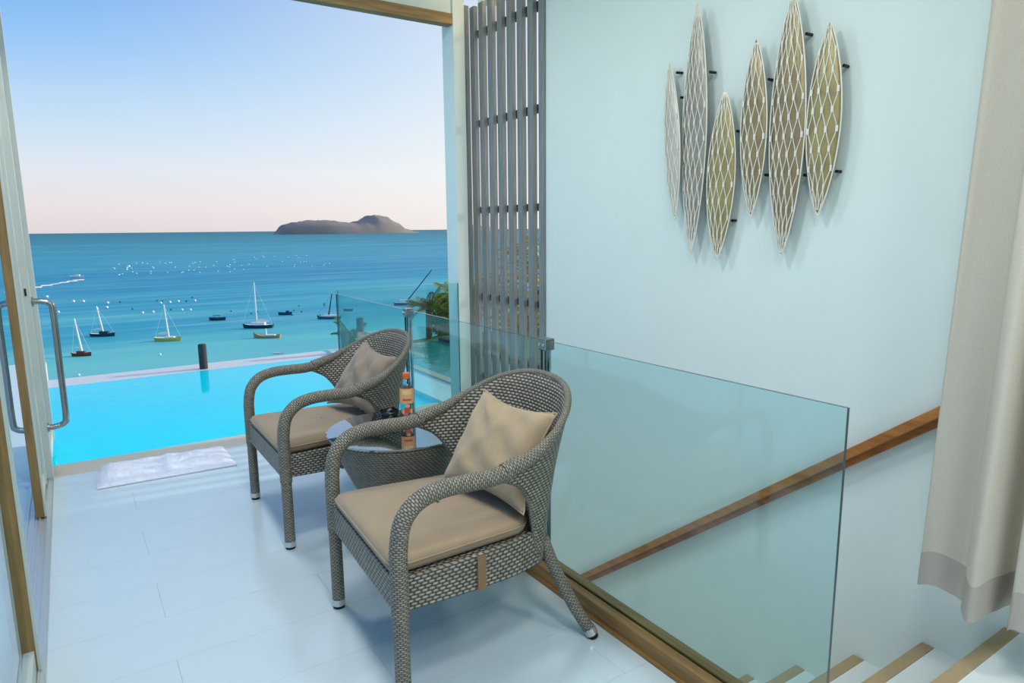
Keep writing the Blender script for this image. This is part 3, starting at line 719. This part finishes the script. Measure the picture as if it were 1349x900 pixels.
# bottle and ashtray
bt = thing('drink_bottle', 'clear plastic bottle with peach label and orange cap on the side table', 'bottle', (1.216, 2.713, ZTAB))
pr = catmull([(r, 0, z) for r, z in [(.026, 0), (.031, .006), (.031, .03), (.030, .06), (.031, .09), (.031, .135), (.0285, .155), (.019, .172), (.0135, .180), (.0135, .190)]], 4)
MB().lathe([(p.x, p.z) for p in pr], 28).build('bottle_body', 'bottle_clear', bt, smooth=True)
lb = MB().lathe([(.0316, .076), (.0318, .082), (.0318, .145)], 28, cap0=False, cap1=False).build('label', 'label_peach', bt, smooth=True)
def patch(name, r, a0, a1, z0, z1, mat):
    m = MB(); m.quadgrid([[(r*math.cos(a0+(a1-a0)*i/8), r*math.sin(a0+(a1-a0)*i/8), z) for i in range(9)] for z in (z0, z1)]); m.build(name, mat, lb)
ac = math.atan2(-2.713, -1.216)
patch('label_band', .0322, ac-.7, ac+.7, .118, .138, 'label_cream'); patch('label_mark', .0322, ac-.6, ac+.6, .090, .098, 'label_red')
for da, z, w, h, mt in ((0, .046, .42, .016, 'label_red'), (-.62, .040, .25, .012, 'label_peach'), (.62, .042, .25, .012, 'label_peach'), (.1, .066, .35, .008, 'label_peach'), (-.3, .022, .28, .008, 'label_red'), (.5, .020, .2, .007, 'label_peach')):
    m = MB(); m.poly([((.0318)*math.cos(ac+da+w*math.cos(2*PI*k/10)), .0318*math.sin(ac+da+w*math.cos(2*PI*k/10)), z+h*math.sin(2*PI*k/10)) for k in range(10)]); m.build('printed_flower', mt, lb)
MB().lathe([(.0165, .186), (.0175, .19), (.0175, .208), (.016, .212)], 24).build('cap', 'cap_orange', bt, smooth=False)
at = thing('ashtray', 'small round black ashtray beside the bottle', 'ashtray', (1.139, 2.738, ZTAB))
MB().lathe([(.026, 0), (.034, .006), (.041, .03), (.042, .046), (.038, .046), (.034, .03), (.028, .012), (.001, .011)], 28, cap1=False).build('bowl', 'ash_black', at, smooth=True)
for k in range(3):
    a = .6+k*2.1; bx('rest_notch', (.033*math.cos(a)-.005, .033*math.sin(a)-.005, .044), (.033*math.cos(a)+.005, .033*math.sin(a)+.005, .052), 'ash_black', at)

# folded towel by the pool
n, mm = 40, 26; rows = []; rnd = random.Random(4)
for j in range(mm+1):
    v = j/mm; r_ = []
    for i in range(n+1):
        u = i/n; x = (.015+.04*v**2)*(1-u)+(.74)*u; y = 4.205-.03*u+(.415)*v
        ridge = .034*math.exp(-((v-.26-.16*u-.03*math.sin(u*7))/.06)**2)*(.6+.4*math.sin(u*9+1)) + .03*math.exp(-((v-.72+.1*u)/.09)**2)*(.5+.5*math.sin(u*12)) + .008*math.exp(-((u-.52)/.03)**2)
        edge = min(1, min(u, 1-u, v, 1-v)*14)
        r_.append((x-.36, y-4.4, .004+.018*edge**.5+ridge*edge+.003*math.sin(u*31+v*17)*edge))
    rows.append(r_)
tw = thing('bath_mat', 'rumpled white towel mat lying flat before the pool', 'towel', (.36, 4.4, 0))
m = MB(); m.quadgrid(rows); m.build('towel_cloth', 'towel_white', tw, smooth=True)
e = [(p[0], p[1], .006) for p in rows[0]]; MB().tube(e, .006, 6).build('folded_edge', 'towel_white', tw, smooth=True)

# ================================================================ WALL ART: six openwork metal leaves
def metal_leaf(label, ytop, ztop, ybot, zbot, width, back, turn, pins):
    yc, zc = (ytop+ybot)/2, (ztop+zbot)/2; H = math.hypot(ztop-zbot, ytop-ybot); hw = width/2
    o = thing('leaf_wall_ornament', label, 'wall art', (2.575, yc, zc), 0, 'metal leaf wall ornaments')
    o.rotation_euler = (math.atan2(-(ytop-ybot), ztop-zbot), 0, turn)
    def half(t): return hw*max(0, (1-abs(2*t-1)**1.9))**.85           # half width along the height
    def dome(w): return -.016*(1-w*w)
    n = 36; rows = []
    for i in range(n+1):
        t = i/n; h = half(t); rows.append([(dome(w)*min(1, h/hw*1.2), w*h, (t-.5)*H) for w in (-1, -.6, -.2, .2, .6, 1)])
    m = MB(); m.quadgrid(rows); m.build('backing_plate', back, o, smooth=True, solid=.003)
    for s in (-1, 1):
        MB().tube([(-.002, s*half(i/n), (i/n-.5)*H) for i in range(n+1)], .0034, 6).build('rim', 'lattice_cream', o, smooth=True)
    m = MB(); nr = max(5, int(width/.0185)); cell = .15
    for r in range(1, nr):
        w0 = -1+2*r/nr; pts = []; K = 70
        for i in range(1, K):
            t = i/K; z = (t-.5)*H; h = half(t)
            if h < .006: continue
            ph = z/cell*PI + (PI/2 if r % 2 else 0); sw = (1 if r % 2 else -1)*.0
            wob = .8/nr*math.sin(z/cell*2*PI)*(1 if r % 2 else -1)
            w = max(-.98, min(.98, w0+wob)); pts.append((dome(w)*min(1, h/hw*1.2)-.003, w*h, z))
        if len(pts) > 3: m.tube(pts, .0021, 5, caps=False)
    # short white bindings where neighbouring ribs meet
    k0 = int(-H/cell)-1
    for r in range(nr):
        for k in range(k0, -k0+1):
            z = cell*(k + (.25 if r % 2 else -.25)); t = z/H+.5
            if not .03 < t < .97: continue
            h = half(t)
            if h < .010: continue
            w = -1+2*(r+.5)/nr; x = dome(w)*min(1, h/hw*1.2)-.005
            m.box((x-.002, w*h-h/nr*.5, z-.012), (x+.002, w*h+h/nr*.5, z+.012))
    m.build('lattice', 'lattice_cream', o, smooth=False)
    for py, pz in pins:
        p0 = Vector((.018, -half(pz/H+.5)-.004, pz)); MB().tube([p0, p0+Vector((.036, 0, 0))], .0065, 8).build('mounting_pin', 'black_metal', o)
metal_leaf('narrow pale metal leaf turned nearly edge-on, leftmost on the wall', 2.489, 2.2, 2.397, 1.439, .140, 'leaf_white', -.28, [(-.04, .33), (-.06, .2), (-.06, -.12)])
metal_leaf('tall silvery metal leaf, second from the left', 2.308, 2.433, 2.301, 1.267, .168, 'leaf_silver', -.12, [(-.085, .26), (-.085, -.24)])
metal_leaf('low-hung golden metal leaf, third from the left', 2.129, 2.014, 2.141, 1.243, .148, 'leaf_gold', .1, [(-.06, .2), (-.06, -.2)])
metal_leaf('short bronze metal leaf left of the tallest one', 1.974, 2.201, 1.96, 1.441, .134, 'leaf_bronze', 0, [(-.07, .2), (-.07, -.2)])
metal_leaf('tallest bronze metal leaf cut by the top of the photo', 1.805, 2.343, 1.795, 1.271, .172, 'leaf_bronze', -.05, [(-.085, .36), (-.085, -.2)])
metal_leaf('golden metal leaf at the right end of the row', 1.636, 2.186, 1.638, 1.441, .142, 'leaf_gold', .05, [(-.06, .2), (-.06, -.2)])

# ================================================================ CURTAIN
cu = thing('curtain', 'long pale beige curtain hanging beside the stairs', 'curtain', (2.3, .8, .2))
ctrl = [(2.47, 1.0), (2.39, 1.028), (2.328, 1.022), (2.311, .998), (2.318, .95), (2.324, .888), (2.30, .864), (2.24, .85), (2.216, .826), (2.232, .797), (2.30, .784), (2.40, .784), (2.432, .77), (2.40, .752), (2.29, .74), (2.238, .72), (2.24, .688), (2.30, .662), (2.40, .65), (2.42, .63), (2.38, .61), (2.28, .60), (2.24, .57), (2.28, .53), (2.38, .52), (2.42, .50), (2.36, .47), (2.26, .45)]
pl = catmull([(x, y, 0) for x, y in ctrl], 6)
def crow(z):
    w = (z-.2)/2.9; r_ = []
    for i, p in enumerate(pl):
        cx, cy = 2.36, .72; k = 1-.05*w
        wob = .006*math.sin(i*.21+z*1.7)+.004*math.sin(i*.5-z*2.3)
        r_.append((cx+(p.x-cx)*k+wob-2.3, cy+(p.y-cy)*k+wob*.5-.8-.06*w, z-.2+.012*math.sin(i*.35)*(1-w)))
    return r_
m = MB(); m.quadgrid([crow(.32+2.78*k/30) for k in range(31)]); m.build('curtain_cloth', 'curtain_fabric', cu, smooth=True)
m = MB(); m.quadgrid([crow(z) for z in (.2, .24, .28, .32)]); m.build('hem', 'curtain_hem', cu, smooth=True)
rl = thing('curtain_rail', 'white curtain rail on the ceiling beside the stair wall', 'rail', (2.35, .4, 3.1))
MB().tube([(0, -1.5, .03), (0, .8, .03)], .014, 10).build('rail_tube', 'curtain_rail_white', rl, smooth=True)
for y in (-1.2, .6): bx('bracket', (-.01, y-.01, .03), (.01, y+.01, .1), 'curtain_rail_white', rl)

# ================================================================ LAMPS AND ADDED FILL LIGHTS
def downlight(label, x, y, z, power, col, mat, r=.06, size=.12, spot=None):
    o = thing('ceiling_or_fill_light', label, 'lamp', (x, y, z), 0, 'round ceiling lights')
    MB().lathe([(r+.015, -.004), (r+.015, .0)], 32).build('trim_ring', 'white_ceiling', o)
    MB().lathe([(r, -.0055), (r, -.0045)], 24).build('lamp_lens', mat, o)
    ld = bpy.data.lights.new('downlight', 'AREA'); ld.shape = 'DISK'; ld.size = size; ld.energy = power; ld.color = col
    l = bpy.data.objects.new('downlight', ld); C.objects.link(l); l.parent = o; l.location = (0, 0, -.02)
for i, (x, y) in enumerate(((.5, 3.6), (.5, 1.9), (.5, .2), (.5, -1.4), (1.7, -.6))):  # unseen fill lights added at the ceiling to brighten the room
    downlight(['added round fill light nearest the terrace', 'added round fill light above the nearest armchair', 'added round fill light above the viewer', 'added round fill light at the back of the room', 'added round fill light above the landing'][i], x, y, ZC, 26, (.97, 1, .96), 'fill_lens_white', .25, .5)
downlight('warm recessed downlight at the top of the slat screen', 2.58, 4.1, ZC, 1.5, (1, .75, .42), 'lamp_warm', .04, .08)
